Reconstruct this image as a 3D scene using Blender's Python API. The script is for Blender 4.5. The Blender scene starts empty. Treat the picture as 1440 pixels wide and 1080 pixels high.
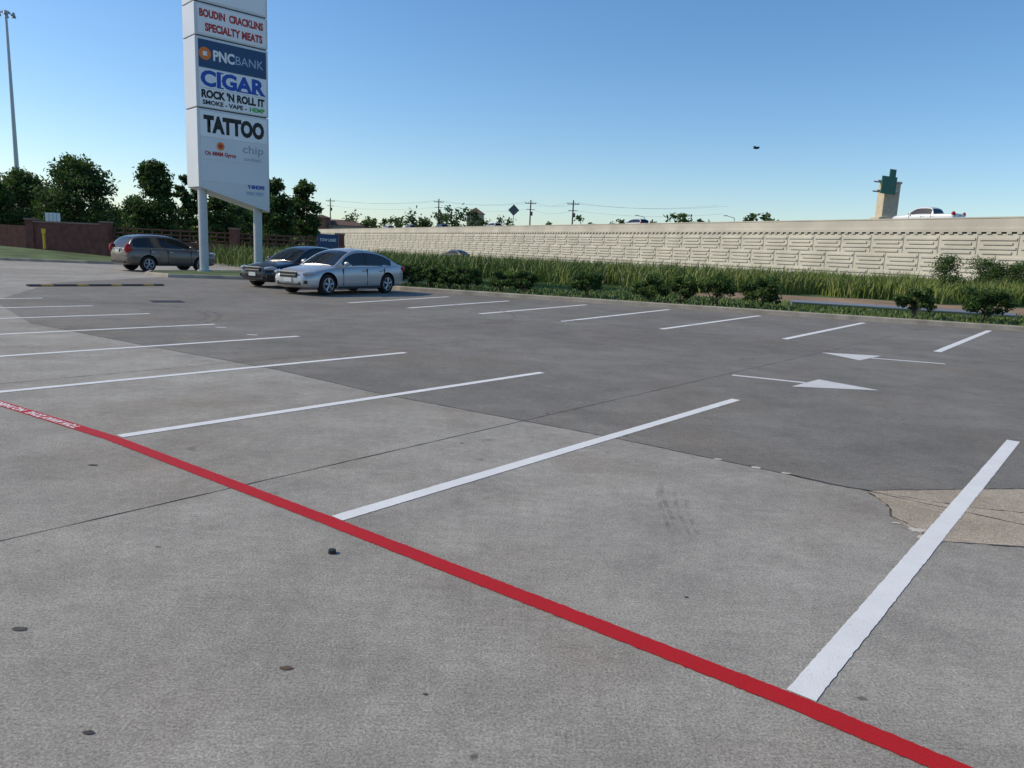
import bpy, math, random
import numpy as np
from mathutils import Vector, Matrix
random.seed(7); rng=np.random.default_rng(7)
scene=bpy.context.scene; col=scene.collection
R=math.radians

# ---------------------------------------------------------------- materials
def new_mat(name):
    m=bpy.data.materials.new(name); m.use_nodes=True
    nt=m.node_tree; b=nt.nodes["Principled BSDF"]
    return m,nt,b
def setspec(b,v):
    b.inputs["Specular IOR Level"].default_value=v
def mat(name,c,rough=0.6,metal=0.0,spec=0.4,var=0.0,vscale=3.0,bump=0.0,bscale=40,coat=0.0):
    m,nt,b=new_mat(name)
    b.inputs["Base Color"].default_value=(*c,1); b.inputs["Roughness"].default_value=rough
    b.inputs["Metallic"].default_value=metal; setspec(b,spec)
    b.inputs["Coat Weight"].default_value=coat
    tc=nt.nodes.new("ShaderNodeTexCoord")
    if var>0:
        n=nt.nodes.new("ShaderNodeTexNoise"); n.inputs["Scale"].default_value=vscale; n.inputs["Detail"].default_value=6
        nt.links.new(tc.outputs["Object"],n.inputs["Vector"])
        r=nt.nodes.new("ShaderNodeValToRGB")
        r.color_ramp.elements[0].position=.3; r.color_ramp.elements[1].position=.7
        r.color_ramp.elements[0].color=(*[x*(1-var) for x in c],1)
        r.color_ramp.elements[1].color=(*[min(1,x*(1+var)) for x in c],1)
        nt.links.new(n.outputs[0],r.inputs[0]); nt.links.new(r.outputs[0],b.inputs["Base Color"])
    if bump>0:
        n=nt.nodes.new("ShaderNodeTexNoise"); n.inputs["Scale"].default_value=bscale; n.inputs["Detail"].default_value=4
        nt.links.new(tc.outputs["Object"],n.inputs["Vector"])
        bp=nt.nodes.new("ShaderNodeBump"); bp.inputs["Strength"].default_value=bump; bp.inputs["Distance"].default_value=.02
        nt.links.new(n.outputs[0],bp.inputs["Height"]); nt.links.new(bp.outputs[0],b.inputs["Normal"])
    return m
def N(nt,t,**kw):
    n=nt.nodes.new(t)
    for k,v in kw.items(): n.inputs[k].default_value=v
    return n
def ramp(nt,src,p0,p1,c0,c1):
    r=nt.nodes.new("ShaderNodeValToRGB"); e=r.color_ramp.elements
    e[0].position=p0; e[1].position=p1
    f=lambda c:(c,c,c,1) if not hasattr(c,'__len__') else (*c,1)
    e[0].color=f(c0); e[1].color=f(c1); nt.links.new(src,r.inputs[0]); return r.outputs[0]
def mix(nt,a,b,fac,mode='MIX'):
    m=nt.nodes.new("ShaderNodeMix"); m.data_type='RGBA'; m.blend_type=mode
    def put(v,i):
        if hasattr(v,'is_output'): nt.links.new(v,m.inputs[i])
        elif i==0: m.inputs[0].default_value=v
        else: m.inputs[i].default_value=(*v,1)
    put(fac,0); put(a,6); put(b,7); return m.outputs[2]
def concrete(name,c1,c2,brown=(.23,.165,.105),stain=.5,seed=0.0,broom=True):
    m,nt,b=new_mat(name)
    tc=nt.nodes.new("ShaderNodeTexCoord"); mp=nt.nodes.new("ShaderNodeMapping")
    mp.inputs["Location"].default_value=(seed,seed*2,0); nt.links.new(tc.outputs["Object"],mp.inputs[0]); V=mp.outputs[0]
    def noise(s,d=6,r=.55,v=None):
        n=N(nt,"ShaderNodeTexNoise",Scale=s,Detail=d,Roughness=r); nt.links.new(v or V,n.inputs["Vector"]); return n.outputs[0]
    base=ramp(nt,noise(.28,5),.35,.65,c1,c2)
    c=mix(nt,base,ramp(nt,noise(1.7,8,.65),.3,.72,.78,1.15),1.0,'MULTIPLY')
    c=mix(nt,c,brown,ramp(nt,noise(.5,7,.6),.50,.72,0.0,stain))
    c=mix(nt,c,ramp(nt,noise(14,6,.7),.3,.7,.84,1.13),1.0,'MULTIPLY')
    f=noise(85,3,.75)
    c=mix(nt,c,ramp(nt,f,.34,.66,.62,1.34),1.0,'MULTIPLY')
    c=mix(nt,c,ramp(nt,noise(200,1,.5),.60,.66,1.0,.5),1.0,'MULTIPLY')
    c=mix(nt,c,ramp(nt,noise(120,1,.5),.68,.72,1.0,1.5),1.0,'MULTIPLY')
    c=mix(nt,c,ramp(nt,noise(3.1,2,.4),.20,.27,.62,1.0),1.0,'MULTIPLY')
    c=mix(nt,c,ramp(nt,noise(9,1,.4),.17,.21,.45,1.0),1.0,'MULTIPLY')
    if broom:
        mp2=nt.nodes.new("ShaderNodeMapping"); mp2.inputs["Rotation"].default_value=(0,0,R(-50)); mp2.inputs["Scale"].default_value=(1.0,60,1)
        nt.links.new(tc.outputs["Object"],mp2.inputs[0])
        c=mix(nt,c,ramp(nt,noise(1.5,3,.6,mp2.outputs[0]),.3,.7,.93,1.06),1.0,'MULTIPLY')
    nt.links.new(c,b.inputs["Base Color"])
    b.inputs["Roughness"].default_value=.85; setspec(b,.3)
    bp=N(nt,"ShaderNodeBump",Strength=.4,Distance=.004); nt.links.new(f,bp.inputs["Height"]); nt.links.new(bp.outputs[0],b.inputs["Normal"])
    return m
def roadpaint(name,c,wear,under=(.25,.24,.22),thr=.66):
    m,nt,b=new_mat(name)
    tc=nt.nodes.new("ShaderNodeTexCoord"); V=tc.outputs["Object"]
    def noise(s,d=6,r=.6):
        n=N(nt,"ShaderNodeTexNoise",Scale=s,Detail=d,Roughness=r); nt.links.new(V,n.inputs["Vector"]); return n.outputs[0]
    f=noise(110,3)
    k=mix(nt,c,[x*.90 for x in c],ramp(nt,noise(4,6),.35,.7,0,1))
    k=mix(nt,k,under,ramp(nt,noise(130,2,.5),thr,thr+.05,0,wear))
    nt.links.new(k,b.inputs["Base Color"]); b.inputs["Roughness"].default_value=.6; setspec(b,.25)
    bp=N(nt,"ShaderNodeBump",Strength=.4,Distance=.004); nt.links.new(f,bp.inputs["Height"]); nt.links.new(bp.outputs[0],b.inputs["Normal"])
    return m
def scuffmat(name,c,dens):
    m,nt,b=new_mat(name); b.inputs["Base Color"].default_value=(*c,1); b.inputs["Roughness"].default_value=.9
    tc=nt.nodes.new("ShaderNodeTexCoord"); n=N(nt,"ShaderNodeTexNoise",Scale=9,Detail=6); nt.links.new(tc.outputs["Object"],n.inputs["Vector"])
    nt.links.new(ramp(nt,n.outputs[0],.38,.70,0.0,dens),b.inputs["Alpha"]); return m
def leafmat(name,c,c2,scale=1.5,trans=True):
    m,nt,b=new_mat(name)
    tc=nt.nodes.new("ShaderNodeTexCoord")
    n=N(nt,"ShaderNodeTexNoise",Scale=scale,Detail=5); nt.links.new(tc.outputs["Object"],n.inputs["Vector"])
    nt.links.new(ramp(nt,n.outputs[0],.35,.65,c,c2),b.inputs["Base Color"])
    b.inputs["Roughness"].default_value=.6; setspec(b,.25)
    if trans:
        tr=nt.nodes.new("ShaderNodeBsdfTranslucent"); tr.inputs[0].default_value=(c2[0]*1.3,c2[1]*1.5,c2[2],1)
        mx=nt.nodes.new("ShaderNodeMixShader"); mx.inputs[0].default_value=.25
        nt.links.new(b.outputs[0],mx.inputs[1]); nt.links.new(tr.outputs[0],mx.inputs[2])
        nt.links.new(mx.outputs[0],nt.nodes["Material Output"].inputs[0])
    return m

# ---------------------------------------------------------------- mesh helpers
def link(o,parent=None):
    col.objects.link(o)
    if parent: o.parent=parent
    return o
def empty(name,loc=(0,0,0),rz=0):
    e=bpy.data.objects.new(name,None); e.location=loc; e.rotation_euler=(0,0,rz); e.empty_display_size=.3
    return link(e)
def mesh_obj(name,V,F,mats,mi=None,parent=None,smooth=False):
    me=bpy.data.meshes.new(name); me.from_pydata([tuple(v) for v in V],[],[tuple(f) for f in F])
    for m in mats: me.materials.append(m)
    if mi is not None: me.polygons.foreach_set("material_index",list(mi))
    if smooth: me.polygons.foreach_set("use_smooth",[True]*len(me.polygons))
    me.update(); o=bpy.data.objects.new(name,me); return link(o,parent)
class MB:
    def __init__(s): s.V=[];s.F=[];s.M=[]
    def add(s,V,F,m=0):
        k=len(s.V); s.V+= [tuple(v) for v in V]; s.F+=[tuple(i+k for i in f) for f in F]; s.M+=[m]*len(F)
    def box(s,c,sz,rz=0,m=0):
        x,y,z=[a/2 for a in sz]; ca,sa=math.cos(rz),math.sin(rz); V=[]
        for dz in(-z,z):
            for dx,dy in((-x,-y),(x,-y),(x,y),(-x,y)):
                V.append((c[0]+dx*ca-dy*sa,c[1]+dx*sa+dy*ca,c[2]+dz))
        s.add(V,[(0,3,2,1),(4,5,6,7),(0,1,5,4),(1,2,6,5),(2,3,7,6),(3,0,4,7)],m)
    def cyl(s,p0,p1,r0,r1,n=10,m=0,caps=True):
        p0=Vector(p0);p1=Vector(p1);d=(p1-p0).normalized()
        a=d.orthogonal().normalized(); b=d.cross(a); V=[]
        for p,r in((p0,r0),(p1,r1)):
            for i in range(n):
                t=2*math.pi*i/n; V.append(p+a*r*math.cos(t)+b*r*math.sin(t))
        F=[(i,(i+1)%n,n+(i+1)%n,n+i) for i in range(n)]
        if caps: F+=[tuple(range(n))[::-1],tuple(range(n,2*n))]
        s.add(V,F,m)
    def xzprism(s,pts,y0,y1,m=0):
        n=len(pts); V=[(p[0],y0,p[1]) for p in pts]+[(p[0],y1,p[1]) for p in pts]
        F=[(i,(i+1)%n,n+(i+1)%n,n+i) for i in range(n)]+[tuple(range(n))[::-1],tuple(range(n,2*n))]
        s.add(V,F,m)
    def ell(s,c,r,m=0,n=14,k=8,rz=0):
        V=[];ca,sa=math.cos(rz),math.sin(rz)
        for i in range(k+1):
            ph=math.pi*i/k
            for j in range(n):
                t=2*math.pi*j/n
                x,y,z=r[0]*math.sin(ph)*math.cos(t),r[1]*math.sin(ph)*math.sin(t),r[2]*math.cos(ph)
                V.append((c[0]+x*ca-y*sa,c[1]+x*sa+y*ca,c[2]+z))
        F=[(i*n+j,(i+1)*n+j,(i+1)*n+(j+1)%n,i*n+(j+1)%n) for i in range(k) for j in range(n)]
        s.add(V,F,m)
    def build(s,name,mats,parent=None,smooth=False,bevel=0):
        o=mesh_obj(name,s.V,s.F,mats,s.M,parent,smooth)
        if bevel:
            b=o.modifiers.new("b",'BEVEL'); b.width=bevel; b.segments=2; b.limit_method='ANGLE'
        return o
def sheet(name,pts,z,m,parent=None):
    return mesh_obj(name,[(p[0],p[1],z) for p in pts],[tuple(range(len(pts)))],[m],None,parent)
def stripe(name,pts,w,z,m,jit=.003,step=.06,parent=None,wander=0.8):
    P=[np.array(p,float) for p in pts]; S=[]
    for a,b in zip(P[:-1],P[1:]):
        n=max(1,int(np.linalg.norm(b-a)/step))
        for i in range(n): S.append(a+(b-a)*i/n)
    S.append(P[-1]); S=np.array(S)
    T=np.gradient(S,axis=0); T/=np.linalg.norm(T,axis=1)[:,None]
    Nn=np.stack([-T[:,1],T[:,0]],1); k=len(S)
    j1=rng.normal(0,jit,k); j2=rng.normal(0,jit,k)
    dr=np.convolve(rng.normal(0,jit*wander,k+60),np.ones(61)/61,'valid')[:k]*2
    A=S+Nn*(w/2+j1+dr)[:,None]; B=S-Nn*(w/2+j2-dr)[:,None]
    V=[(a[0],a[1],z) for a in A]+[(b[0],b[1],z) for b in B]
    F=[(k+i,k+i+1,i+1,i) for i in range(k-1)]
    return mesh_obj(name,V,F,[m],None,parent)
Z1,Z2,Z3,Z4,Z5=.0010,.0018,.0026,.0034,.0044

# ---------------------------------------------------------------- camera
PITCH=10.09; ROLL=2.577
cam=bpy.data.objects.new("camera",bpy.data.cameras.new("camera")); link(cam)
cam.matrix_world=Matrix.Translation((0,0,1.63))@Matrix.Rotation(R(90-PITCH),4,'X')@Matrix.Rotation(R(ROLL),4,'Z')
cam.data.sensor_width=36; cam.data.lens=26; cam.data.clip_end=6000; cam.data.clip_start=.05
scene.camera=cam
scene.view_settings.view_transform='Standard'; scene.view_settings.look='None'; scene.view_settings.exposure=0
# ---------------------------------------------------------------- light
AZ=-84; EL=38
w=bpy.data.worlds.new("World"); scene.world=w; w.use_nodes=True
nt=w.node_tree; bg=nt.nodes["Background"]; sky=nt.nodes.new("ShaderNodeTexSky"); sky.sky_type='NISHITA'
sky.sun_disc=False; sky.sun_elevation=R(EL); sky.sun_rotation=R(AZ); sky.air_density=1.0; sky.dust_density=.5; sky.ozone_density=3.5
hs=nt.nodes.new("ShaderNodeHueSaturation"); hs.inputs["Saturation"].default_value=1.18
nt.links.new(sky.outputs[0],hs.inputs["Color"]); nt.links.new(hs.outputs[0],bg.inputs[0]); bg.inputs[1].default_value=.15
sd=bpy.data.lights.new("sun",'SUN'); sd.energy=3.1; sd.angle=R(.5); sd.color=(1,.87,.68)
so=link(bpy.data.objects.new("sun",sd))
dirv=Vector((math.sin(R(AZ))*math.cos(R(EL)),math.cos(R(AZ))*math.cos(R(EL)),math.sin(R(EL))))
so.rotation_euler=dirv.to_track_quat('Z','Y').to_euler(); so.location=(-20,0,30)

# ---------------------------------------------------------------- ground
M_conc=concrete("concrete_light",(.345,.315,.265),(.42,.39,.33))
M_dark=concrete("concrete_dark",(.205,.188,.158),(.268,.247,.21),stain=.35,seed=13)
M_patch=concrete("concrete_patch",(.48,.40,.29),(.54,.46,.35),seed=5,broom=False)
M_curb=mat("curb_concrete",(.38,.33,.26),.85,var=.25,vscale=2,bump=.3)
M_joint=mat("joint_filler",(.075,.07,.065),.9,var=.4,vscale=8)
M_lawn=mat("lawn",(.085,.125,.035),.95,var=.45,vscale=.6,bump=.8,bscale=14)
M_far=mat("field_grass",(.09,.115,.045),.95,var=.4,vscale=.05)
M_dirt=mat("dirt",(.30,.20,.115),.95,var=.3,vscale=.5,bump=.5,bscale=6)
M_white=roadpaint("white_paint",(.86,.85,.80),.7,thr=.68)
M_red=roadpaint("red_paint",(.52,.012,.013),.6,under=(.18,.05,.05),thr=.68)
M_wworn=roadpaint("worn_white_paint",(.74,.73,.68),.6,thr=.60)
M_scuff=scuffmat("tire_rubber_scuff",(.09,.085,.08),.26)

sheet("field",[(-2500,-300),(2500,-300),(2500,4000),(-2500,4000)],-.05,M_far)
lot=[(-80,-25),(50,-25),(50,9.8),(-4.5,28.66),(-4,58),(-80,58)]
sheet("parking_lot_pavement",lot,0,M_conc)
dark=[(6.6,2.2),(2.75,5.24),(.93,6.6),(-1.42,8.11),(-3.04,9.43),(-5.63,11.1),(-8.7,13.2),(-12,17),(-15,24),(-14.5,31),(-9,33),(-4.5,28.6),(50,9.7),(50,2.2)]
sheet("pavement_darker_slab",dark,Z1,M_dark)
sheet("pavement_patch",[(2.66,5.30),(3.97,5.52),(6.2,5.9),(6.4,4.36),(3.2,4.30),(2.61,4.33),(2.58,4.75),(2.67,5.0)],Z2,M_patch)
pj=empty("pavement_joints")
s_=np.array([.635,.772]); r_=np.array([-.815,.58])
def jl(a,b,wd=.012,j=.002): stripe("joint",[a,b],wd,Z3,M_joint,jit=j,step=.12,parent=pj)
jp=np.array([-2.68,3.70])
for k in range(-3,7):
    p=jp+r_*4.75*k
    jl(p-s_*9,p+s_*(26 if k>0 else 24),.010 if k==0 else .009)
bd=[(6.6,2.2),(2.75,5.24),(.93,6.6),(-1.42,8.11),(-3.04,9.43),(-5.63,11.1),(-8.7,13.2)]
stripe("joint",bd,.013,Z3,M_joint,jit=.003,step=.05,parent=pj)
q=np.array([2.75,5.24])+s_*10.2; jl(q-r_*16,q+r_*18)
def crack(pts,wd): stripe("crack",pts,wd,Z3,M_joint,jit=.006,step=.035,parent=pj,wander=4)
crack([(2.60,4.32),(2.64,4.5),(2.58,4.75),(2.67,5.0),(2.66,5.3)],.012); crack([(2.61,4.32),(3.2,4.29),(4.1,4.33),(6.4,4.35)],.012)
crack([(2.66,5.31),(3.3,5.0),(3.9,4.9),(4.8,4.85)],.008); crack([(2.66,5.31),(3.97,5.53),(6.2,5.9)],.010)
crack([(2.2,5.66),(2.45,5.42),(2.7,5.3)],.02)
M_chip=mat("chipped_concrete",(.62,.56,.46),.9)
for x,y,s in((2.0,5.80,.05),(2.2,5.67,.04),(1.75,6.0,.035),(2.62,4.5,.06),(2.60,4.38,.05),(2.55,4.62,.03)):
    mesh_obj("spalled_edge",[(x+s*random.uniform(.6,1.3)*math.cos(t),y+s*random.uniform(.3,.8)*math.sin(t),.0030) for t in np.linspace(0,5.8,10)],[tuple(range(10))],[M_chip],None,pj)
sc=empty("tire_scuffs")
for dx,ln in((0,.55),(.05,.65),(.11,.5),(.16,.4)): stripe("scuff",[(1.0+dx,4.25),(1.03+dx,4.25+ln),(1.08+dx,4.3+ln*1.5)],.03,Z4,M_scuff,parent=sc)
for r0,cx,cy,a0,a1 in((3.2,-9.5,14.5,-20,110),(3.45,-9.5,14.5,-10,120),(5,3.5,14,60,150),(5.2,3.5,14,65,155),(4,-4,19,-60,60)):
    stripe("scuff",[(cx+r0*math.cos(R(a0+(a1-a0)*i/16)),cy+r0*math.sin(R(a0+(a1-a0)*i/16))) for i in range(17)],.10,Z4,M_scuff,parent=sc)

# ---------------------------------------------------------------- painted markings
mk=empty("parking_stall_lines")
near=[((1.165,2.60),(5.02,7.2)),((-1.02,4.25),(2.712,8.78)),((-3.20,5.88),(.41,10.17)),((-5.40,7.12),(-1.70,11.54)),((-7.5,8.5),(-3.81,13.0)),
((-9.5,9.85),(-5.82,14.29)),((-11.5,11.3),(-7.79,15.73)),((-13.4,12.5),(-9.67,16.9)),((-15.4,13.8),(-11.7,18.3)),((-17.5,15.2),(-13.8,19.8)),((-19.6,16.6),(-15.9,21.3))]
for i,(a,b) in enumerate(near): stripe("stall_line",[a,b],.110,Z4,M_white,jit=.0013,step=.03,parent=mk)
far=[((8.71,15.17),(13.83,21.6)),((5.99,16.38),(10.56,22.46)),((3.46,17.44),(7.74,23.5)),((1.16,18.3),(5.07,24.5)),((-.93,19.45),(2.38,25.0)),((-2.93,20.3),(-.24,25.2)),((-4.77,21.15),(-2.35,26.0)),
((11.6,13.9),(17.0,20.6))]
for a,b in far: stripe("stall_line",[a,b],.145,Z4,M_white,jit=.003,parent=mk)
red=[(-9.0,9.5),(-4.93,6.90),(-3.24,5.82),(-1.075,4.215),(1.135,2.545),(1.565,2.18),(3.2,.75)]
stripe("fire_lane_line",red,.108,Z5,M_red,jit=.0018,step=.02)
def arrow(name,tail,tip,b1,b2,wd):
    t=Vector(tail);p=Vector(tip);a=Vector(b1);b=Vector(b2);c=(a+b)/2; d=(c-t).normalized(); n=Vector((-d.y,d.x))*wd/2
    V=[t+n,t-n,c-n,c+n,a,p,b]
    return mesh_obj(name,[(v.x,v.y,Z4) for v in V],[(0,1,2,3),(4,6,5)],[M_wworn])
arrow("lane_arrow",(7.75,13.2),(5.9,14.12),(7.0,14.0),(6.2,13.16),.12)
arrow("lane_arrow",(3.22,10.72),(5.0,9.93),(4.47,10.68),(3.80,9.93),.12)

# ---------------------------------------------------------------- text helper
def text(body,wd,ht,loc,m,parent,rot=(R(90),0,0),bold=.0,name="lettering"):
    cu=bpy.data.curves.new("t",'FONT'); cu.body=body; cu.size=1; cu.offset=bold; cu.resolution_u=3
    o=bpy.data.objects.new("t",cu); col.objects.link(o)
    dg=bpy.context.evaluated_depsgraph_get(); me=bpy.data.meshes.new_from_object(o.evaluated_get(dg))
    bpy.data.objects.remove(o)
    co=np.array([v.co[:] for v in me.vertices]); mn=co.min(0);mx=co.max(0)
    for v in me.vertices:
        v.co.x=(v.co.x-(mn[0]+mx[0])/2)/(mx[0]-mn[0])*wd; v.co.y=(v.co.y-(mn[1]+mx[1])/2)/(mx[1]-mn[1])*ht; v.co.z=0
    me.materials.clear(); me.materials.append(m)
    o=bpy.data.objects.new(name,me); o.location=loc; o.rotation_euler=rot; return link(o,parent)
ang=math.atan2(5.82-6.90,-3.24+4.93)
st=empty("fire_lane_stencil",(-4.45,6.59,Z5+.0008),ang+math.pi)
text("NO PARKING",.70,.075,(.36,.0,0),M_white,st,rot=(0,0,0),bold=.03)
text("TOW AWAY ZONE",.85,.075,(-.50,.0,0),M_white,st,rot=(0,0,0),bold=.03)

# ---------------------------------------------------------------- verge, curb
front=[(50,9.8),(-4.5,28.66),(-6.5,30.0),(-8.5,31.0),(-10.5,31.3),(-12.5,30.9),(-14.2,30.3),(-15.6,31.2),(-16.2,32.8),(-15.3,34.7),(-13.6,37.2),(-12,40),(-8,48),(-4,58)]
def curb(name,pl,w=.16,h=.15,side=1):
    P=np.array(pl,float); S=[]
    for a,b in zip(P[:-1],P[1:]):
        n=max(1,int(np.linalg.norm(b-a)/1.5)); S+= [a+(b-a)*i/n for i in range(n)]
    S.append(P[-1]); S=np.array(S); T=np.gradient(S,axis=0); T/=np.linalg.norm(T,axis=1)[:,None]
    Nn=np.stack([-T[:,1],T[:,0]],1)*side; k=len(S)
    prof=[(0,-.02),(.02,h-.03),(.05,h),(w,h),(w,-.02)]
    V=[];F=[]
    for d,z in prof:
        for i in range(k): q=S[i]+Nn[i]*d; V.append((q[0],q[1],z))
    for a in range(len(prof)-1):
        for i in range(k-1): F.append((a*k+i,a*k+i+1,(a+1)*k+i+1,(a+1)*k+i))
    return mesh_obj(name,V,F,[M_curb])
curb("curb",front,side=-1)
O=np.array([0,27.1]); e_=np.array([.945,-.327]); n_=np.array([.327,.945])
def en(e,n): return tuple(O+e_*e+n_*n)
vpoly=[(p[0]+.04,p[1]+.13) for p in front]+[(20,110),(60,60),(90,10)]
sheet("lawn",vpoly,.12,M_lawn)
V=[];F=[]
k=40
for i in range(k):
    e=4+i*1.3; a=7.6+random.uniform(-.5,.5)-min(1,i/6)*1.2; b=14.5+random.uniform(-.8,.8)
    if i==0: a=b=10
    V+= [(*en(e,a),.126),(*en(e,b),.126)]
for i in range(k-1): F.append((2*i,2*i+2,2*i+3,2*i+1))
mesh_obj("dirt_swale",V,F,[M_dirt])
lawn2=[(-80,37.5),(-27.6,39.8),(-23.5,40.6),(-22.1,41.4),(-21.5,43),(-22,46),(-22,57.9),(-80,57.9)]
sheet("lawn",[(p[0],p[1]) for p in lawn2],.12,M_lawn); curb("curb",lawn2[:6],side=1)
V=[];F=[];G=24
for i in range(G+1):
    for j in range(G+1):
        x=-62+36*i/G; y=40.5+14*j/G; h=.118+.75*max(0,math.sin(math.pi*i/G))*max(0,math.sin(math.pi*j/G))
        V.append((x,y,h))
for i in range(G):
    for j in range(G): F.append((i*(G+1)+j,(i+1)*(G+1)+j,(i+1)*(G+1)+j+1,i*(G+1)+j+1))
mesh_obj("grass_mound",V,F,[M_lawn],smooth=True)

# ---------------------------------------------------------------- grass blades
M_tall=leafmat("tall_grass_mat",(.09,.14,.028),(.19,.24,.055),.35,False)
M_tall2=leafmat("tall_grass_seed",(.24,.23,.09),(.32,.29,.13),.3,False)
def blades(name,P,z0,h,wd,lean,mats,mi):
    n=len(P); a=rng.uniform(0,2*np.pi,n)
    d=np.stack([np.cos(a),np.sin(a)],1); l=rng.uniform(0,lean,n)*h; b=rng.uniform(0,2*np.pi,n); ld=np.stack([np.cos(b),np.sin(b)],1)
    w_=wd*rng.uniform(.6,1.3,n)
    p0=P-d*w_[:,None]/2; p1=P+d*w_[:,None]/2; m0=P+ld*(l*.35)[:,None]
    q0=m0-d*w_[:,None]*.4; q1=m0+d*w_[:,None]*.4; t=P+ld*l[:,None]
    z0=np.broadcast_to(z0,(n,))
    V=np.concatenate([np.c_[p0,z0],np.c_[p1,z0],np.c_[q0,z0+h*.6],np.c_[q1,z0+h*.6],np.c_[t,z0+h]])
    F=[(x,n+x,3*n+x,2*n+x) for x in range(n)]+[(2*n+x,3*n+x,4*n+x) for x in range(n)]
    return mesh_obj(name,V,F,mats,list(mi)+list(mi))
n=52000
E=rng.uniform(-26,48,n); Nn=15+rng.random(n)**1.4*20+np.where(E>6,1.0,0)*rng.uniform(0,1,n)-np.where(E<6,rng.uniform(0,4,n),0)
Nn+=1.2*np.sin(E*.7)+.8*np.sin(E*1.9)
P=O+np.outer(E,e_)+np.outer(Nn,n_)
P=P[(P[:,0]/P[:,1]<.85)]
def clumpf(P): return .5+.25*np.sin(P[:,0]*1.1+2*np.sin(P[:,1]*.6))+.25*np.sin(P[:,1]*1.7+1.5*np.sin(P[:,0]*.9+1))
H=rng.uniform(.5,.95,len(P))+.75*clumpf(P)*rng.uniform(.5,1,len(P))
blades("tall_grass",P,.10,H,.07,.7,[M_tall,M_tall2],(rng.random(len(P))<.11).astype(int))
n=26000
E=rng.uniform(-6,32,n); Nn=.25+rng.random(n)*13
P=O+np.outer(E,e_)+np.outer(Nn,n_); P=P[~((E>5)&(Nn>6.8))]
M_bl=leafmat("lawn_blade",(.08,.13,.03),(.15,.20,.055),.8,False)
blades("lawn_grass",P,.11,rng.uniform(.05,.16,len(P)),.05,.7,[M_bl],np.zeros(len(P),int))

# ---------------------------------------------------------------- foliage
M_bark=mat("bark",(.10,.075,.055),.9,var=.3,vscale=6,bump=.5)
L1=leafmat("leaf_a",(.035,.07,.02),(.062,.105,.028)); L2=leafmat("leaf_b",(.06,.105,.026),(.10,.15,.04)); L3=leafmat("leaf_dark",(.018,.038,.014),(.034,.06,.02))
def leafquads(C,s):
    n=len(C); a=rng.normal(size=(n,3)); a/=np.linalg.norm(a,axis=1)[:,None]
    b=np.cross(a,rng.normal(size=(n,3))); b/=np.linalg.norm(b,axis=1)[:,None]
    s=s*rng.uniform(.6,1.4,(n,1)); 
    return np.concatenate([C-a*s,C+b*s*.5,C+a*s,C-b*s*.5])
def crown(cent,crad,per,leaf,thick=.55,gauss=False):
    C=[];M=[]
    for c,r in zip(cent,crad):
        v=rng.normal(size=(per,3))
        if gauss: v*=r*.48
        else:
            v/=np.linalg.norm(v,axis=1)[:,None]; v*= (rng.random(per)**thick)[:,None]*r
        v[:,2]*=.75
        C.append(np.array(c)+v); base=rng.random()
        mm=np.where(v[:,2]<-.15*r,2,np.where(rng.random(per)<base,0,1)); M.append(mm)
    C=np.concatenate(C);M=np.concatenate(M); n=len(C); Q=leafquads(C,leaf)
    return Q,[(i,n+i,2*n+i,3*n+i) for i in range(n)],M
def tree(name,loc,h,wd,th=1.6,ncl=34,per=75,leaf=.22,shape='round',seed=0):
    rs=random.Random(seed); mb=MB()
    top=h*.82; r0=h*.018+.03; prev=Vector((0,0,0))
    for i in range(1,6):
        q=Vector((rs.uniform(-.12,.12)*i*.5,rs.uniform(-.12,.12)*i*.5,top*i/5)); mb.cyl(prev,q,r0*(1-(i-1)/5.6),r0*(1-i/5.6),8,0,False); prev=q
    cent=[];rad=[]
    for i in range(ncl):
        f=rs.random()**.9; z=th+(h-th)*f*.93
        if shape=='round': prof=math.sin(math.pi*(.12+.84*f))**.7
        else: prof=math.sin(math.pi*(.10+.82*f))**.5*(1-.45*f)
        a=rs.uniform(0,2*math.pi); rr=wd/2*prof*rs.uniform(.25,.98)
        c=Vector((math.cos(a)*rr,math.sin(a)*rr,z)); cent.append(c); rad.append(wd*rs.uniform(.10,.17)*(.75+.5*prof))
        if i%2==0:
            zz=max(th*.7,z-rr*.7-.3); mb.cyl((0,0,min(zz,top)),c,r0*.32,r0*.1,5,0,False)
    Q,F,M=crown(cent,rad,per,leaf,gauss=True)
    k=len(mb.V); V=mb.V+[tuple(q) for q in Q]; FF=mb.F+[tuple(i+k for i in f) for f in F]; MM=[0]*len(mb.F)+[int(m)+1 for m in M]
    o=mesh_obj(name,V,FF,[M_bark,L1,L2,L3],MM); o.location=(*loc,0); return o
def uy(u): return (u-1000)/1040+.264
def at(rho,Y): return (rho*Y,Y)
T=[ # u, Y, h, w, shape, th, clumps
(118,70,8.8,6.4,'round',.8,130),(40,76,7.6,6.0,'round',.8,100),(-5,72,6.6,5.5,'round',.8,80),(75,86,6.6,6,'round',.8,70),(8,90,7,6,'round',.8,70),
(224,66,8.2,4.3,'cone2',1.0,120),(263,70,7.5,2.3,'cone2',1.6,32),(284,72,6.8,2.3,'cone2',1.6,28),(200,84,6.0,4.5,'round',1.0,60),(312,74,5.9,3.8,'round',1.0,60),(335,78,5.8,4,'round',1.0,54),
(386,60,6.6,3.1,'round',1.6,80),(430,64,7.1,3.1,'cone2',2.4,46),(350,88,5.8,5,'round',1.0,60),(160,95,5.5,6,'round',.8,50)]
for i,(u,Y,h,wd,shp,th,nc) in enumerate(T):
    tree("tree",at(uy(u),Y),h,wd,th,nc,90,.16,shp,i+3)
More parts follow.
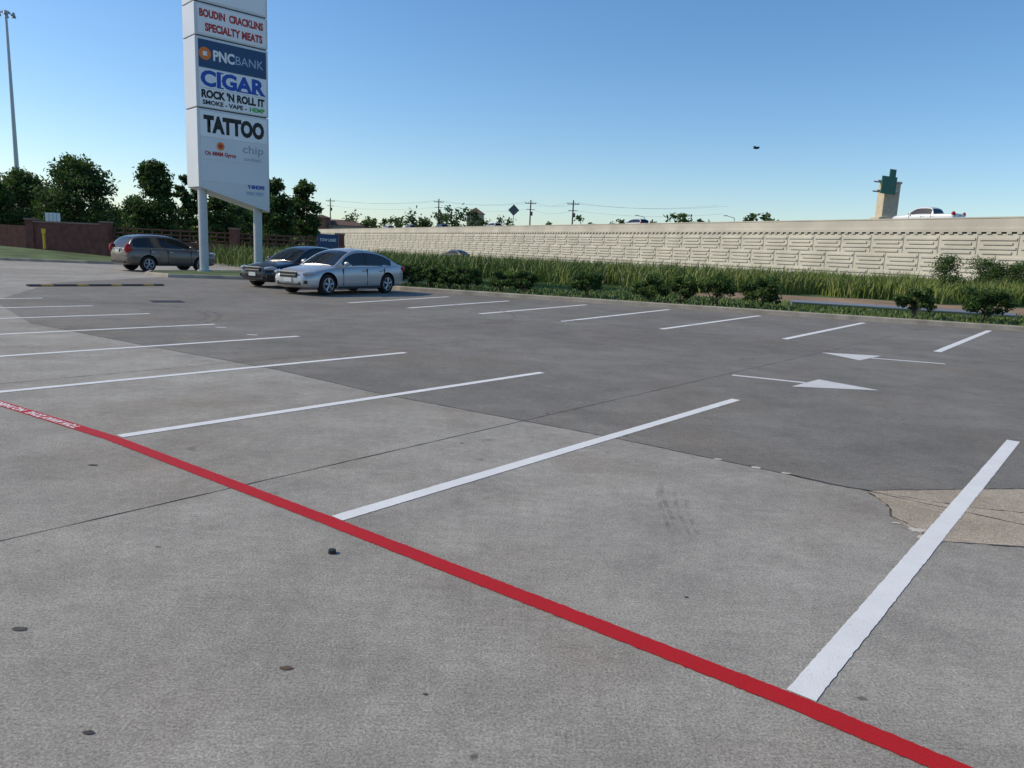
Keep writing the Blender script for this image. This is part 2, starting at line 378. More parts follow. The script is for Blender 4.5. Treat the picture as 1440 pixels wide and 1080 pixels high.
def tmass(name,items,leaf,per):
    cent=[];rad=[]
    for (x,y,w_,h,zb) in items:
        for _ in range(max(5,int(w_*h/4.4))):
            f=random.random(); cent.append((x+random.uniform(-.5,.5)*w_*math.sin(math.pi*(.2+.75*(1-f))),y+random.uniform(-2,2),zb+h*f*.9)); rad.append(min(w_,h)*random.uniform(.16,.26))
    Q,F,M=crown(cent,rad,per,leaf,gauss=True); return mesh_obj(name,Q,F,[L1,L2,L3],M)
items=[]
for u,Y,w_,top in [(585,210,8,298),(604,215,6,301),(640,200,9,288),(655,205,6,293),(625,220,7,300),(815,200,5,301),(553,230,5,305),(530,230,6,304),
                   (950,150,7,299),(962,152,4,301),(1051,140,5,297),(505,240,9,300),(520,235,5,306),(437,240,7,303),(425,240,8,306),(985,170,4,307),(700,220,7,306),(775,230,6,309),(860,220,6,308),(910,200,4,306),(668,215,8,304),(570,220,8,304)]:
    rh=uy(u); hz=355+.045*(u-720); z=1.63+(hz-top)/1050*Y; items.append((rh*Y,Y,w_,z-3,3))
for k in range(62):
    rh=-.74+k*.0078; Y=random.uniform(100,140); items.append((rh*Y,Y,7,random.uniform(3.0,4.8),0.5))
for k in range(50):
    rh=-.30+k*.028; Y=random.uniform(330,420); items.append((rh*Y,Y,14,random.uniform(7,11.5),.5))
tmass("distant_trees",items,.45,44)

M_s1=leafmat("shrub_a",(.035,.075,.02),(.07,.12,.03),3); M_s2=leafmat("shrub_b",(.075,.125,.028),(.125,.18,.05),3)
def shrub(name,x,y,wd,h,seed,dp=None,flat=False):
    rs=random.Random(seed); dp=dp or wd; mb=MB(); cent=[];rad=[]
    for i in range(5): mb.cyl((rs.uniform(-.08,.08),rs.uniform(-.08,.08),0),(rs.uniform(-.35,.35)*wd,rs.uniform(-.35,.35)*dp,h*.6),.022,.012,5,0,False)
    nc=int(20*max(1,wd/1.1))
    for i in range(nc):
        a=rs.uniform(0,6.28); q=rs.random()**.5
        f=rs.uniform(.30,.86); pr=1 if flat else math.sin(math.pi*(.22+.55*f))
        cent.append((math.cos(a)*q*wd*.42*pr,math.sin(a)*q*dp*.42*pr,h*f)); rad.append(h*rs.uniform(.15,.24))
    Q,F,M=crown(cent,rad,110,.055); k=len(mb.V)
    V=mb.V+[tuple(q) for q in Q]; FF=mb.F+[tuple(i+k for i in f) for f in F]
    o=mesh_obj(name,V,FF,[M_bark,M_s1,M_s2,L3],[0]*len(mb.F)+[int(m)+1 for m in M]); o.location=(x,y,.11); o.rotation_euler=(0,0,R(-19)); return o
for i,(x,y,wd,h) in enumerate([(14.66,23.3,1.75,1.12),(12.8,23.96,1.25,1.02),(8.4,25.5,1.45,1.12),(6.95,26.0,1.3,1.12),(5.9,26.35,1.05,.98),(4.8,26.7,1.35,1.02),(2.6,27.5,1.4,1.02),(.34,28.3,1.05,.9),(-.55,28.6,1.0,.92),
     (17.2,22.3,1.5,1.0)]):
    shrub("shrub",x,y,wd,h,i)
for i in range(5): shrub("hedge",-1.9-i*.75,29.2+i*.26,1.15,.95,40+i,flat=True)
shrub("shrub",-9.4,33.0,1.3,.8,60)
for i,(rh,Y,w_,h) in enumerate([(.575,41,1.5,2.5),(.625,44,2.4,2.6),(.655,43,2.4,2.3),(.69,44,3,2.6)]): shrub("wild_shrub",rh*Y,Y,w_,h,80+i)

# ---------------------------------------------------------------- highway retaining wall
M_wall=mat("precast_concrete",(.58,.54,.44),.85,var=.12,vscale=.4,bump=.3,bscale=8)
M_wall2=mat("parapet_concrete",(.54,.50,.41),.85,var=.15,vscale=.3)
M_asph=mat("asphalt",(.06,.06,.06),.9,var=.2)
hw=empty("retaining_wall",(38.6,56,0),math.atan2(.8686,-.4955))
mb=MB()
X0,X1=-45,345
mb.box(((X0+X1)/2,-.25,2.15),(X1-X0,.5,5.1))
x=X0
while x<X1:
    for r in range(3):
        ox=x+(1.55 if r%2 else 0)
        for b in range(4):
            L=2.75 if b%2 else 2.2
            mb.box((ox+1.5,.045,.28+r*1.48+b*.35),(L,.09,.17))
        mb.box((ox+3.1,.004,.85+r*1.48),(.05,.03,1.45),0,1)
    x+=3.1
mb.build("panels",[M_wall,mat("panel_joint",(.25,.22,.16),.9)],hw)
mb=MB()
mb.box(((X0+X1)/2,-.2,4.97),(X1-X0,.62,.26)); mb.box(((X0+X1)/2,-.22,5.5),(X1-X0,.36,.8)); mb.box(((X0+X1)/2,-.22,5.95),(X1-X0,.44,.10))
x=X0
while x<X1: mb.box((x,.05,4.76),(.35,.10,.14)); x+=.75
mb.build("parapet",[M_wall2],hw)
mb=MB(); mb.box(((X0+X1)/2,-16.6,5.1),(X1-X0,32,.4)); mb.box(((X0+X1)/2,-32.8,5.6),(X1-X0,.3,1.1),0,1); mb.build("roadway_deck",[M_asph,M_wall2],hw)
def strip_xy(name,a,b,wd,z,m):
    a=Vector(a);b=Vector(b);d=(b-a).normalized();nn=Vector((-d.y,d.x))*wd/2
    return sheet(name,[tuple(a-nn),tuple(b-nn),tuple(b+nn),tuple(a+nn)],z,m)
strip_xy("frontage_road",(38.6-7+25,56-4-43),(38.6-7-120,56-4+210),9,.14,M_asph)

M_green=mat("sign_green",(.01,.13,.085),.5); M_galv=mat("galvanised_steel",(.42,.44,.45),.45,.6)
M_tan=mat("tan_concrete",(.56,.48,.34),.85,var=.1)
g=empty("highway_sign_gantry",(38.0,79,0)); mb=MB()
mb.box((0,0,6.2),(1.6,1.5,8.2)); mb.box((0.1,0,10.35),(1.6,1.6,.25)); mb.box((-.15,0,5.6),(2.0,2.0,2.6)); mb.build("column",[M_tan],g,bevel=.06)
mb=MB()
for z in (9.35,10.3):
    for y in (-.45,.45): mb.cyl((.6,y-.5,z),(-2.4,y-2,z),.07,.07,6)
for i in range(5): mb.cyl((.2-i*.5,-1.1-.3*i,9.35),(-.2-i*.5,-1.3-.3*i,10.3),.05,.05,5)
mb.build("truss",[M_galv],g)
mb=MB(); mb.box((-1.2,-2.3,9.9),(.12,2.2,1.7),R(-62)); mb.box((-.75,-1.9,11.1),(.1,.9,.8),R(-62)); mb.build("sign_panel",[M_green],g)

# ---------------------------------------------------------------- pylon sign
M_alu=mat("sign_cabinet",(.62,.64,.66),.45,.1,var=.04,vscale=.5); M_face=mat("sign_face",(.80,.82,.84),.35,var=.03,vscale=.7)
M_face2=mat("sign_face_grey",(.66,.69,.73),.4,var=.04,vscale=.6); M_post=mat("sign_post_paint",(.50,.52,.53),.5,var=.08,vscale=1)
M_navy=mat("sign_navy",(.012,.06,.16),.4); M_tred=mat("text_red",(.45,.03,.03),.5); M_tblue=mat("text_blue",(.01,.08,.42),.5)
M_blk=mat("text_black",(.012,.012,.014),.5); M_wtxt=mat("text_white",(.8,.82,.84),.5); M_org=mat("logo_orange",(.75,.20,.03),.5)
M_grn=mat("text_green",(.05,.38,.05),.5); M_gry=mat("text_grey",(.35,.37,.40),.5); M_gap=mat("gap_dark",(.05,.05,.055),.8); M_ltb=mat("text_lightblue",(.35,.48,.65),.5)
sg=empty("pylon_sign",(-14.47,34.2,0),math.atan2(.689,.725))
Wd=3.34; D=1.4
mb=MB()
mb.xzprism([(0,11.76),(Wd,11.76),(Wd,14.2),(0,14.2)],0,D); mb.xzprism([(0,10.38),(Wd,10.38),(Wd,11.71),(0,11.71)],0,D)
mb.xzprism([(0,7.37),(Wd,7.37),(Wd,10.33),(0,10.33)],0,D); mb.xzprism([(0,3.92),(Wd,3.0),(Wd,7.32),(0,7.32)],0,D)
mb.xzprism([(.06,3.98),(Wd-.06,3.2),(Wd-.06,14.1),(.06,14.1)],.08,D-.08,1)
mb.build("cabinet",[M_alu,M_gap],sg,bevel=.02)
mb=MB()
def pan(z0,z1,m,x0=.14,x1=Wd-.10,y=-.012): mb.box(((x0+x1)/2,y/2-.001,(z0+z1)/2),(x1-x0,abs(y),z1-z0),0,m)
pan(11.85,14.1,0);pan(10.46,11.63,0);pan(9.06,10.22,1);pan(8.22,9.02,0);pan(7.42,8.18,0);pan(6.14,7.22,0);pan(5.16,6.10,2);pan(4.2,5.12,2)
mb.build("face_panels",[M_face,M_navy,M_face2],sg)
Y_=-.018
def tx(b,x0,x1,z0,z1,m,bold=.02): text(b,x1-x0,z1-z0,((x0+x1)/2,Y_,(z0+z1)/2),m,sg,bold=bold)
tx("BOUDIN  CRACKLINS",.22,3.12,11.14,11.48,M_tred,.05); tx("SPECIALTY MEATS",.45,3.08,10.58,10.93,M_tred,.05)
tx("PNC",.78,1.75,9.40,9.86,M_wtxt,.04); tx("BANK",1.8,3.1,9.44,9.80,M_ltb,.0)
tx("CIGAR",.2,3.18,8.27,8.97,M_tblue,.045)
mbs=MB()  # slab serifs of the CIGAR lettering
for xx,wd_ in((1.075,.30),(2.27,.26),(2.04,.2),(2.72,.24),(3.08,.22)): mbs.box((xx,Y_-.001,8.30),(wd_,.004,.055))
mbs.box((1.075,Y_-.001,8.94),(.30,.004,.055)); mbs.build("serifs",[M_tblue],sg)
tx("ROCK 'N ROLL IT",.22,3.14,7.78,8.15,M_blk,.055); tx("SMOKE - VAPE -",.26,2.28,7.50,7.70,M_blk,.04); tx("HEMP",2.42,3.14,7.50,7.70,M_grn,.04)
tx("TATTOO",.28,3.1,6.30,7.07,M_blk,.06)
tx("Oh MMM Gyros",.3,1.72,5.28,5.52,M_tred,.04); tx("chip",2.05,3.05,5.5,5.98,M_gry,0.01); tx("cookies!",2.1,2.95,5.27,5.45,M_gry,0.01)
tx("Y-SHOPS",2.25,3.08,4.02,4.2,M_tblue,.05); tx("PARK WEST",2.2,3.08,3.72,3.9,M_ltb,.02)
mb=MB(); mb.cyl((.42,-.013,9.64),(.42,-.022,9.64),.27,.27,20); mb.cyl((1.02,-.013,5.78),(1.02,-.022,5.78),.18,.18,16); mb.cyl((.42,-.023,9.64),(.42,-.026,9.64),.13,.13,4,1); mb.cyl((1.02,-.023,5.78),(1.02,-.026,5.78),.09,.09,12,2); mb.build("logos",[M_org,M_wtxt,M_tred],sg)
mb=MB(); mb.cyl((.33,.5,0),(.33,.5,4.2),.2,.2,24); mb.cyl((2.95,.5,0),(2.95,.5,3.6),.2,.2,24)
mb.cyl((.33,.5,.1),(.33,.5,.2),.3,.3,16);mb.cyl((2.95,.5,.1),(2.95,.5,.2),.3,.3,16); mb.build("posts",[M_post],sg,smooth=False)

# ---------------------------------------------------------------- vehicles
M_glass=mat("car_glass",(.010,.013,.015),.06,0,.6); M_tire=mat("tire_rubber",(.018,.018,.018),.85); M_rim=mat("alloy_rim",(.45,.46,.48),.35,.8)
M_blackp=mat("black_plastic",(.02,.02,.02),.6); M_lamp=mat("headlamp",(.42,.44,.46),.12,.2,.8); M_tail=mat("tail_lamp",(.35,.01,.01),.2); M_chrome=mat("chrome",(.6,.6,.62),.2,1); M_plate=mat("licence_plate",(.6,.6,.58),.5)
def paintm(name,c,metal=.35,rough=.28,coat=.6): return mat(name,c,rough,metal,.5,coat=coat)
SED=dict(wb=2.9,tr=.77,r=.335,belt=.955,
 body=[(2.34,.50,.36,.60),(2.26,.70,.25,.68),(2.05,.82,.2,.775),(1.7,.88,.19,.85),(1.3,.90,.19,.90),(.95,.90,.19,.95),(0,.90,.19,.97),(-1.0,.90,.19,.99),(-1.6,.90,.2,1.02),(-2.2,.87,.22,1.04),(-2.48,.78,.28,1.0),(-2.57,.60,.38,.92)],
 roof=[(-2.2,1.02),(-1.8,1.21),(-1.4,1.38),(-.95,1.47),(-.3,1.50),(.1,1.46),(.45,1.33),(.8,1.12),(1.08,.95)],ws=(.22,1.08),rw=(-2.2,-1.2),bp=(-.42,),sg=(-1.75,.75),nose=2.32,rear=-2.55)
SUV=dict(wb=2.62,tr=.79,r=.35,belt=1.08,
 body=[(2.26,.55,.40,.74),(2.14,.76,.3,.88),(1.85,.86,.26,.98),(1.4,.91,.26,1.03),(.95,.91,.26,1.07),(0,.91,.26,1.09),(-1,.91,.26,1.11),(-1.8,.90,.28,1.13),(-2.15,.87,.3,1.10),(-2.30,.74,.38,1.0)],
 roof=[(-2.2,1.05),(-2.1,1.25),(-1.95,1.5),(-1.75,1.6),(-1.3,1.655),(-.7,1.68),(-.1,1.65),(.3,1.55),(.7,1.33),(1.15,1.06)],ws=(.18,1.15),rw=(-2.25,-1.85),bp=(-.35,-1.25),sg=(-1.95,.85),nose=2.24,rear=-2.29)
PICK=dict(wb=3.6,tr=.85,r=.42,belt=1.28,
 body=[(2.86,.70,.55,1.10),(2.78,.90,.45,1.20),(2.5,.98,.42,1.24),(2.0,1.0,.42,1.27),(1.5,1.0,.42,1.30),(0,1.0,.42,1.31),(-1,1.0,.42,1.32),(-2.2,1.0,.45,1.33),(-2.9,.98,.5,1.33),(-3.0,.92,.55,1.30)],
 roof=[(-1.15,1.2),(-1.0,1.62),(-.85,1.86),(-.5,1.93),(.2,1.95),(.6,1.9),(.95,1.65),(1.4,1.28)],ws=(.65,1.4),rw=(-1.2,-.88),bp=(.05,),sg=(-.95,1.1),nose=2.84,rear=-2.99)
def car(name,loc,head,K,paint,z=0,lv=3):
    C=empty(name,(loc[0],loc[1],z),head); wb=K['wb'];r=K['r']
    V=[];F=[]; st=K['body']
    for (x,w_,b,t) in st:
        h=t-b
        half=[(0,b),(w_*.86,b),(w_*.97,b+.06),(w_,b+.28*h),(w_*1.0,b+.62*h),(w_*.955,t-.10),(w_*.86,t-.02),(w_*.45,t+.01),(0,t+.02)]
        ring=half+[(-y,zz) for y,zz in half[-2:0:-1]]; n=len(ring); V+=[(x,y,zz) for y,zz in ring]
    for i in range(len(st)-1):
        for j in range(n): F.append((i*n+j,i*n+(j+1)%n,(i+1)*n+(j+1)%n,(i+1)*n+j))
    F.append(tuple(range(n))[::-1]); F.append(tuple((len(st)-1)*n+j for j in range(n)))
    body=mesh_obj("body",V,F,[paint,M_blackp],None,None)
    m=body.modifiers.new("s",'SUBSURF'); m.levels=lv;m.render_levels=lv
    cut=MB()
    wm=max(s[1] for s in st)
    for sx in (wb/2,-wb/2):
        for sy in(1,-1): cut.cyl((sx,sy*(wm-.27),r+.01),(sx,sy*(wm+.3),r+.01),r+.065,r+.065,32,1)
    co=cut.build("cut",[paint,M_blackp])
    bm_=body.modifiers.new("b",'BOOLEAN'); bm_.object=co; bm_.operation='DIFFERENCE'; bm_.solver='EXACT'
    dg=bpy.context.evaluated_depsgraph_get(); me=bpy.data.meshes.new_from_object(body.evaluated_get(dg))
    me.polygons.foreach_set("use_smooth",[True]*len(me.polygons))
    bpy.data.objects.remove(body); bpy.data.objects.remove(co)
    try: me.set_sharp_from_angle(angle=R(35))
    except Exception: pass
    link(bpy.data.objects.new("body",me),C)
    rx=[p[0] for p in K['roof']]; rz=[p[1] for p in K['roof']]
    xs=np.arange(rx[0],rx[-1]+.001,.03); zs=np.interp(xs,rx,rz); zp=np.pad(zs,5,mode='reflect',reflect_type='odd'); zs=np.convolve(zp,np.ones(11)/11,'valid')
    belt=K['belt']; w0=wm-.10; zb=belt-.12
    ws=lambda z: w0-max(0,z-belt)*.36
    V=[];F=[];MI=[]; NS=10; NT=8
    for x,zt in zip(xs,zs):
        pts=[]; zt=max(zt,zb+.06); zc=zt-.045
        for j in range(NS+1):
            z_=zb+(zc-zb)*j/NS; pts.append((ws(z_),z_))
        ye=ws(zc); 
        for j in range(1,NT+1):
            f=j/NT; y=ye*(1-f**1.0)
            pts.append((y, zc+(zt+.02-zc)*(1-(1-f)**2.6)))
        ring=pts+[(-y,z_) for y,z_ in pts[-2::-1]]; V+=[(x,y,z_) for y,z_ in ring]; n=len(ring)
    for i in range(len(xs)-1):
        xm=(xs[i]+xs[i+1])/2
        for j in range(n-1):
            F.append((i*n+j,(i+1)*n+j,(i+1)*n+j+1,i*n+j+1)); k=j if j<n//2 else n-2-j
            mi=0
            if k<NS:
                zt=zs[i]; z_=zb+(zt-.045-zb)*(k+.5)/NS
                if K['sg'][0]<xm<K['sg'][1] and z_<zt-.095 and z_>belt+.01:
                    mi=1
                    for b in K['bp']:
                        if abs(xm-b)<.045: mi=2
            else:
                if k-NS>=1:
                    if K['ws'][0]<xm<K['ws'][1]: mi=1
                    elif K['rw'][0]<xm<K['rw'][1]: mi=1
            MI.append(mi)
    F.append(tuple(range(n))); MI.append(0); F.append(tuple((len(xs)-1)*n+j for j in range(n))[::-1]); MI.append(0)
    mesh_obj("cabin",V,F,[paint,M_glass,M_blackp],MI,C,True)
    mb=MB()
    for sx in (wb/2,-wb/2):
        for sy in(1,-1):
            y0=sy*(wm-.235);y1=sy*(wm-.02)
            P=lambda y:(sx,y,r)
            mb.cyl(P(y0),P(y1-sy*.03),r,r,28,0); mb.cyl(P(y1-sy*.03),P(y1),r,r*.93,28,0)
            mb.cyl(P(y1-sy*.01),P(y1+sy*.004),r*.70,r*.68,24,1); mb.cyl(P(y1),P(y1+sy*.006),r*.60,r*.60,24,2)
            for q in range(5):
                a=2*math.pi*q/5+.3; 
                for da in(-.13,.13):
                    mb.cyl((sx+math.cos(a+da*.4)*r*.1,y1+sy*.012,r+math.sin(a+da*.4)*r*.1),(sx+math.cos(a+da)*r*.66,y1+sy*.010,r+math.sin(a+da)*r*.66),.026,.02,6,1)
            mb.cyl(P(y1),P(y1+sy*.03),r*.16,r*.12,12,1)
    mb.build("wheels",[M_tire,M_rim,M_blackp],C)
    mb=MB(); nx=K['nose']; rr=K['rear']; bz=st[3][3]
    for sy in(1,-1):
        mb.ell((nx-.22,sy*(wm-.24),bz-.16),(.23,.14,.075),0,rz=-sy*.55)
        mb.ell((rr+.13,sy*(wm-.19),bz+.0),(.17,.13,.10 if K is SED else .22),1,rz=sy*.5)
        mb.ell((.72 if K is not PICK else 1.1,sy*(wm+.07),K['belt']+.06),(.07,.11,.075),2)
        mb.box((nx-.12,sy*(wm-.30),.42+(.1 if K is not SED else 0)),(.14,.22,.10),-sy*.35,3)
        yb=sy*(wm+.001)
        for xd in (.78,-.38,-1.28 if K is not SUV else -1.22): mb.box((xd if K is not PICK else xd+.35,yb-sy*.012,(st[5][2]+K['belt'])/2+.02),(.014,.03,K['belt']-st[5][2]-.22),0,3)
        for xd in (-.22,-1.1): mb.box((xd,yb-sy*.004,K['belt']-.17),(.16,.035,.026),0,4)
        mb.box((-.05,yb-sy*.02,st[5][2]+.05),(wb-r*2-.2,.04,.07),0,3)
    mb.box((nx-.005,0,bz-.22),(.06,.72,.17),0,3); mb.box((nx+.01,0,bz-.12),(.05,.76,.03),0,4)
    mb.box((nx+.02,0,bz-.22),(.03,.68,.02),0,4); mb.box((nx-.03,0,bz-.48),(.06,1.0,.12),0,3)
    mb.box((nx+.03,0,bz-.37),(.02,.34,.13),0,5)
    mb.box((rr-.012,0,bz-.1),(.02,.34,.14),0,5); mb.box((rr+.01,0,bz+.0),(.03,.7,.03),0,4); mb.box((rr+.02,0,.42),(.06,1.2,.10),0,3)
    mb.build("trim",[M_lamp,M_tail,paint,M_blackp,M_chrome,M_plate],C,smooth=False)
    return C
P_silver=paintm("silver_paint",(.46,.47,.48),.45,.35); P_navy=paintm("navy_paint",(.004,.007,.016),0,.22,.3); P_grey=paintm("taupe_paint",(.12,.10,.09),.4,.35); P_white=paintm("white_car_paint",(.75,.75,.74),0)
hd=math.atan2(-.866,-.5)
car("silver_sedan",(-6.05,25.55),hd,SED,P_silver)
car("dark_blue_sedan",(-8.15,28.3),hd,SED,P_navy)
car("gray_suv",(-16.92,36.0),math.atan2(.809,.588),SUV,P_grey)
hwa=math.atan2(.8686,-.4955)
def onhw(rho,back):
    ox,oy=38.6+.8686*back,56+.4955*back
    t=(ox-rho*oy)/(.4955+rho*.8686); return (ox-.4955*t,oy+.8686*t)
car("white_pickup_truck",onhw(.535,5),hwa,PICK,P_white,5.35,2)
car("white_van",onhw(.153,5),hwa,SUV,P_white,5.3,2)
for u,pt in [(545,P_white),(575,P_grey),(618,P_navy),(690,P_white)]: car("highway_car",onhw(uy(u),6),hwa,SUV,pt,5.35,2)
car("gray_sedan",(-8.8,105),math.atan2(.86,-.5)+.2,SED,P_grey,.15,2)

# ---------------------------------------------------------------- poles & signs
M_wood=mat("pole_wood",(.10,.08,.06),.9); M_wire=mat("wire",(.10,.10,.10),.7)
def upole(x,y,h):
    mb=MB(); mb.cyl((0,0,0),(0,0,h),.2,.14,8); mb.box((0,0,h-.8),(2.6,.15,.15)); mb.box((0,0,h-2.2),(2.0,.13,.13))
    for q in(-1.2,-.5,.5,1.2): mb.cyl((q,0,h-.75),(q,0,h-.45),.06,.05,6)
    mb.cyl((.3,0,h-3.6),(.3,0,h-2.7),.25,.25,10)
    o=mb.build("utility_pole",[M_wood]); o.location=(x,y,0); return (x,y,h)
PL=[upole(.07*165,165,13.3),upole(.014*180,180,14.0),upole(-.107*200,200,14.6),upole(-.25*225,225,15),upole(-.066*205,205,11)]
mb=MB()
def wire(a,b,sag=.9,r=.017):
    a=Vector(a);b=Vector(b);pv=a
    for i in range(1,9):
        f=i/8; q=a.lerp(b,f); q.z-=sag*4*f*(1-f); mb.cyl(pv,q,r,r,4,0,False); pv=q
ext=[(40,150,13.0)]+PL[:4]
for a,b in zip(ext[:-1],ext[1:]):
    for dx,dz in((-1.1,-.5),(1.1,-.5),(0,-2.1)): wire((a[0]+dx,a[1],a[2]+dz),(b[0]+dx,b[1],b[2]+dz))
mb.build("power_lines",[M_wire])
ds=empty("diamond_road_sign",(*onhw(-.008,1.0),5.3)); mb=MB(); mb.cyl((0,0,0),(0,0,4.2),.06,.06,6); mb.build("post",[M_galv],ds)
mb=MB(); s=.95; mb.xzprism([(0,3.3-s),(s,3.3),(0,3.3+s),(-s,3.3)],-.10,-.07); mb.build("sign_plate",[mat("sign_back",(.12,.13,.13),.5,.3)],ds)
hm=empty("high_mast_lamp",(-.662*120,120,0)); mb=MB(); mb.cyl((0,0,0),(0,0,34.4),.42,.16,12)
mb.cyl((0,0,34.0),(0,0,34.3),.5,.5,12)
for i in range(6):
    a=i*math.pi/3; mb.cyl((math.cos(a)*.3,math.sin(a)*.3,34.1),(math.cos(a)*1.0,math.sin(a)*1.0,34.0),.06,.06,5); mb.cyl((math.cos(a)*1.1,math.sin(a)*1.1,33.6),(math.cos(a)*1.1,math.sin(a)*1.1,34.1),.33,.2,8)
mb.build("mast",[M_galv],hm)
for rh,Y in((.165,130),(.283,120),(-.02,170)):
    mb=MB(); mb.cyl((0,0,0),(0,0,8.5),.09,.06,6); mb.cyl((0,0,8.5),(-1.2,0,8.8),.05,.04,5); mb.box((-1.4,0,8.8),(.6,.25,.12)); o=mb.build("street_lamp",[M_galv]); o.location=(rh*Y,Y,0)
bs=empty("blue_business_sign",(-.253*52,52,0),R(10)); mb=MB(); mb.box((0,0,1.75),(1.4,.25,1.1)); mb.box((0,0,.6),(1.1,.2,1.2),0,1); mb.build("panel",[M_navy,M_curb],bs)
text("TOW LINES",1.1,.2,(0,-.14,1.9),M_wtxt,bs,bold=.02)
rs=empty("road_sign",(-.618*56,56,0)); mb=MB()
for x in(-.45,.45): mb.cyl((x,0,0),(x,0,3),.05,.05,6,1)
mb.box((0,-.06,2.55),(1.1,.04,.9),0,0)
for q in(-.28,0,.28): mb.box((q,-.09,2.55),(.05,.02,.8),0,1)
mb.build("panel",[M_face2,M_galv],rs)
yb=MB(); yb.cyl((0,0,0),(0,0,1.0),.08,.08,12); yb.ell((0,0,1.0),(.08,.08,.06)); yb.box((.05,-.10,1.15),(.28,.03,.28),0,0); o=yb.build("yellow_bollard",[mat("yellow_paint",(.65,.42,.03),.5)]); o.location=(-.632*49,49,.5)

M_brick=mat("maroon_brick",(.15,.06,.045),.85,var=.25,vscale=3); M_rail=mat("maroon_rail",(.12,.05,.04),.7)
bw=MB(); 
def seg(a,b,z0,z1,th,m=0):
    a=Vector(a);b=Vector(b);c=(a+b)/2; bw.box((c.x,c.y,(z0+z1)/2),((b-a).length,th,z1-z0),math.atan2((b-a).y,(b-a).x),m)
seg((-60,62),(-33.2,57),0,2.0,.35); seg((-32.6,50.5),(-27.5,50),0,2.2,.4); seg((-32.7,50.5),(-27.4,50),2.2,2.3,.5,1)
seg((-27.3,50),(-20,53),0,1.3,.35); seg((-20,53),(-13.4,56.5),0,1.0,.35)
for x,y in((-32.7,50.5),(-27.4,50),(-20,53),(-13.4,56.5)): bw.box((x,y,1.2),(.55,.55,2.3)); bw.box((x,y,2.4),(.65,.65,.1),0,1)
bw.build("brick_wall",[M_brick,mat("wall_cap",(.24,.16,.13),.8)])
rl=MB(); A=Vector((-27,50.2));B=Vector((-13.5,56.8))
for z in(1.45,1.75,2.05): rl.cyl((A.x,A.y,z),(B.x,B.y,z),.05,.05,6)
for i in range(27): p=A.lerp(B,i/26); rl.cyl((p.x,p.y,1.0),(p.x,p.y,2.1),.05,.05,6)
rl.build("metal_railing",[M_rail])
gr=MB()
a=en(9.5,3.6); b=en(16.5,3.3)
gr.cyl((*a,.30),(*b,.30),.07,.07,8); 
for i in range(6): f=i/5; x=a[0]+(b[0]-a[0])*f; y=a[1]+(b[1]-a[1])*f; gr.cyl((x,y,.1),(x,y,.3),.04,.04,6)
gr.build("pipe_rail",[M_galv])

sh=MB(); a=np.array([-14.5,22.0]); b=np.array([-11.9,25.0]); n=12; dd=(b-a)/n; an=math.atan2(dd[1],dd[0]); ln=np.linalg.norm(dd)
for i in range(n):
    c=a+dd*(i+.5); ca,sa=math.cos(an),math.sin(an)
    prof=[(-.17,.01),(-.1,.05),(0,.065),(.1,.05),(.17,.01)]; V=[]
    hl=ln/2-.005
    for x in(-hl,hl):
        for y,z in prof: V.append((c[0]+x*ca-y*sa,c[1]+x*sa+y*ca,z))
    sh.add(V,[(j,j+1,6+j,5+j) for j in range(4)]+[(0,5,9,4),(4,3,2,1,0),(5,6,7,8,9)],1 if i%3==1 else 0)
sh.build("speed_bump",[M_blackp,mat("bump_yellow",(.24,.16,.05),.8,var=.3,vscale=9)])
dg_=MB(); dg_.box((-8.9,18.9,.008),(.75,.55,.010),R(35)); 
for i in range(6): dg_.box((-8.9+(i-2.5)*.1*math.cos(R(35)),18.9+(i-2.5)*.1*math.sin(R(35)),.015),(.02,.45,.006),R(35),1)
dg_.build("drain_grate",[M_blackp,mat("cast_iron",(.06,.055,.05),.7)])
db=MB(); db.cyl((-.923,3.74,.001),(-.923,3.74,.02),.022,.02,12); o=db.build("bottle_cap",[M_blackp])
def leafd(x,y,s,m,nm,z=.003):
    V=[(x+s*random.uniform(.7,1.1)*math.cos(t)*1.3,y+s*random.uniform(.6,1.1)*math.sin(t)*.7,z+random.uniform(0,.001)) for t in np.linspace(0,6.0,9)]
    mesh_obj(nm,V,[tuple(range(9))],[m])
M_dl=mat("dry_leaf",(.12,.08,.05),.9)
leafd(-.826,2.63,.022,M_dl,"dry_leaf"); leafd(-2.0,2.83,.028,M_joint,"gum_stain"); leafd(-.27,2.5,.009,M_dl,"dry_leaf"); leafd(-2.97,5.08,.03,M_joint,"gum_stain"); leafd(-4.6,12.9,.09,M_wworn,"paper_scrap"); leafd(-5.5,13.8,.09,M_wworn,"paper_scrap")
leafd(-1.35,2.2,.016,M_joint,"gum_stain"); leafd(.9,3.4,.010,M_joint,"gum_stain"); leafd(2.9,3.1,.012,M_joint,"gum_stain")

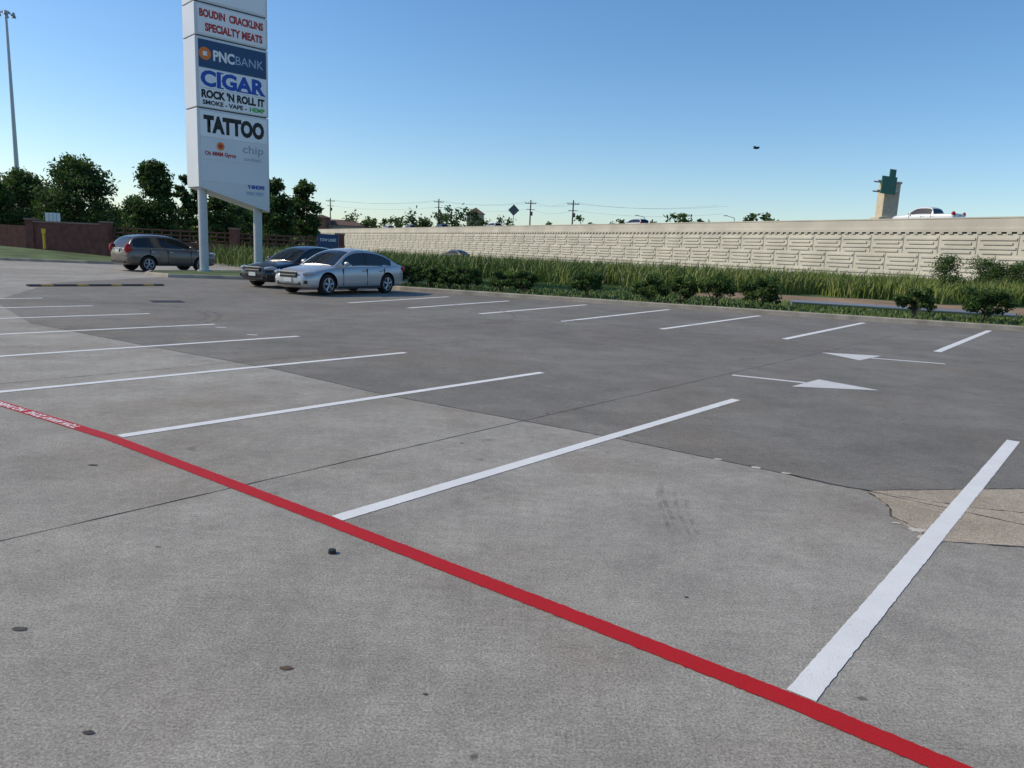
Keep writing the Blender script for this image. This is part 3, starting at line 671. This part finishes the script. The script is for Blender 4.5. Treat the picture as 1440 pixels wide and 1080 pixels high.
def bldg(name,x,y,wd,dp,h,wall,roof,hip=True,rh=2.0,z=0):
    B=empty(name,(x,y,z)); mb=MB(); mb.box((0,0,h/2),(wd,dp,h)); mb.build("walls",[wall],B)
    mb=MB(); o_=.5; a,b=wd/2+o_,dp/2+o_
    V=[(-a,-b,h),(a,-b,h),(a,b,h),(-a,b,h)]; rx=max(0,a-b) if hip else a
    V+=[(-rx,0,h+rh),(rx,0,h+rh)]
    mb.add(V,[(0,1,5,4),(2,3,4,5),(1,2,5),(3,0,4),(3,2,1,0)]); mb.build("roof",[roof],B)
    mb=MB(); k=max(2,int(wd/2.5))
    for i in range(k):
        for zz in np.arange(1.6,h-.8,3.0): mb.box((-wd/2+(i+.5)*wd/k,-dp/2-.02,zz),(wd/k*.5,.06,1.5))
    mb.build("windows",[M_glass],B); return B
M_bt=mat("beige_stucco",(.42,.34,.25),.9); M_rb=mat("red_brick",(.25,.10,.07),.9); M_rf=mat("roof_tile",(.14,.09,.07),.9); M_rfd=mat("roof_dark",(.06,.06,.065),.9)
bldg("beige_tower_building",-.058*260,260,5.5,5.5,14.0,M_bt,M_rf,True,2.2)
bldg("retail_building",-.235*240,240,16,10,7.6,M_bt,M_rf,True,1.8)
bldg("brick_retail_building",-.262*235,235,4.5,6,9.6,M_rb,M_rf,True,1.0)
bldg("house",.25*190,190,8,7,8.2,M_bt,M_rfd,False,3.0)
bldg("retail_building",-.10*300,300,30,12,7.5,M_bt,M_rf,True,2.0)

br=MB(); br.ell((0,0,0),(.17,.05,.05),0,10,8); br.ell((.17,0,.02),(.05,.035,.035)); br.add([(-.12,.03,0),(-.12,-.03,0),(-.28,-.07,.01),(-.28,.07,.01)],[(0,1,2,3)])
for s in(1,-1): br.add([(.08,s*.03,.02),(-.07,s*.03,.02),(-.06,s*.17,.09),(.09,s*.17,.10),(-.04,s*.36,.05)],[(0,1,2,3),(3,2,4)])
br.add([(.22,.01,.02),(.22,-.01,.02),(.26,0,.01)],[(0,1,2)])
o=br.build("bird",[M_blk]); o.location=(12.08,40,7.5); o.rotation_euler=(0.2,0,R(20))
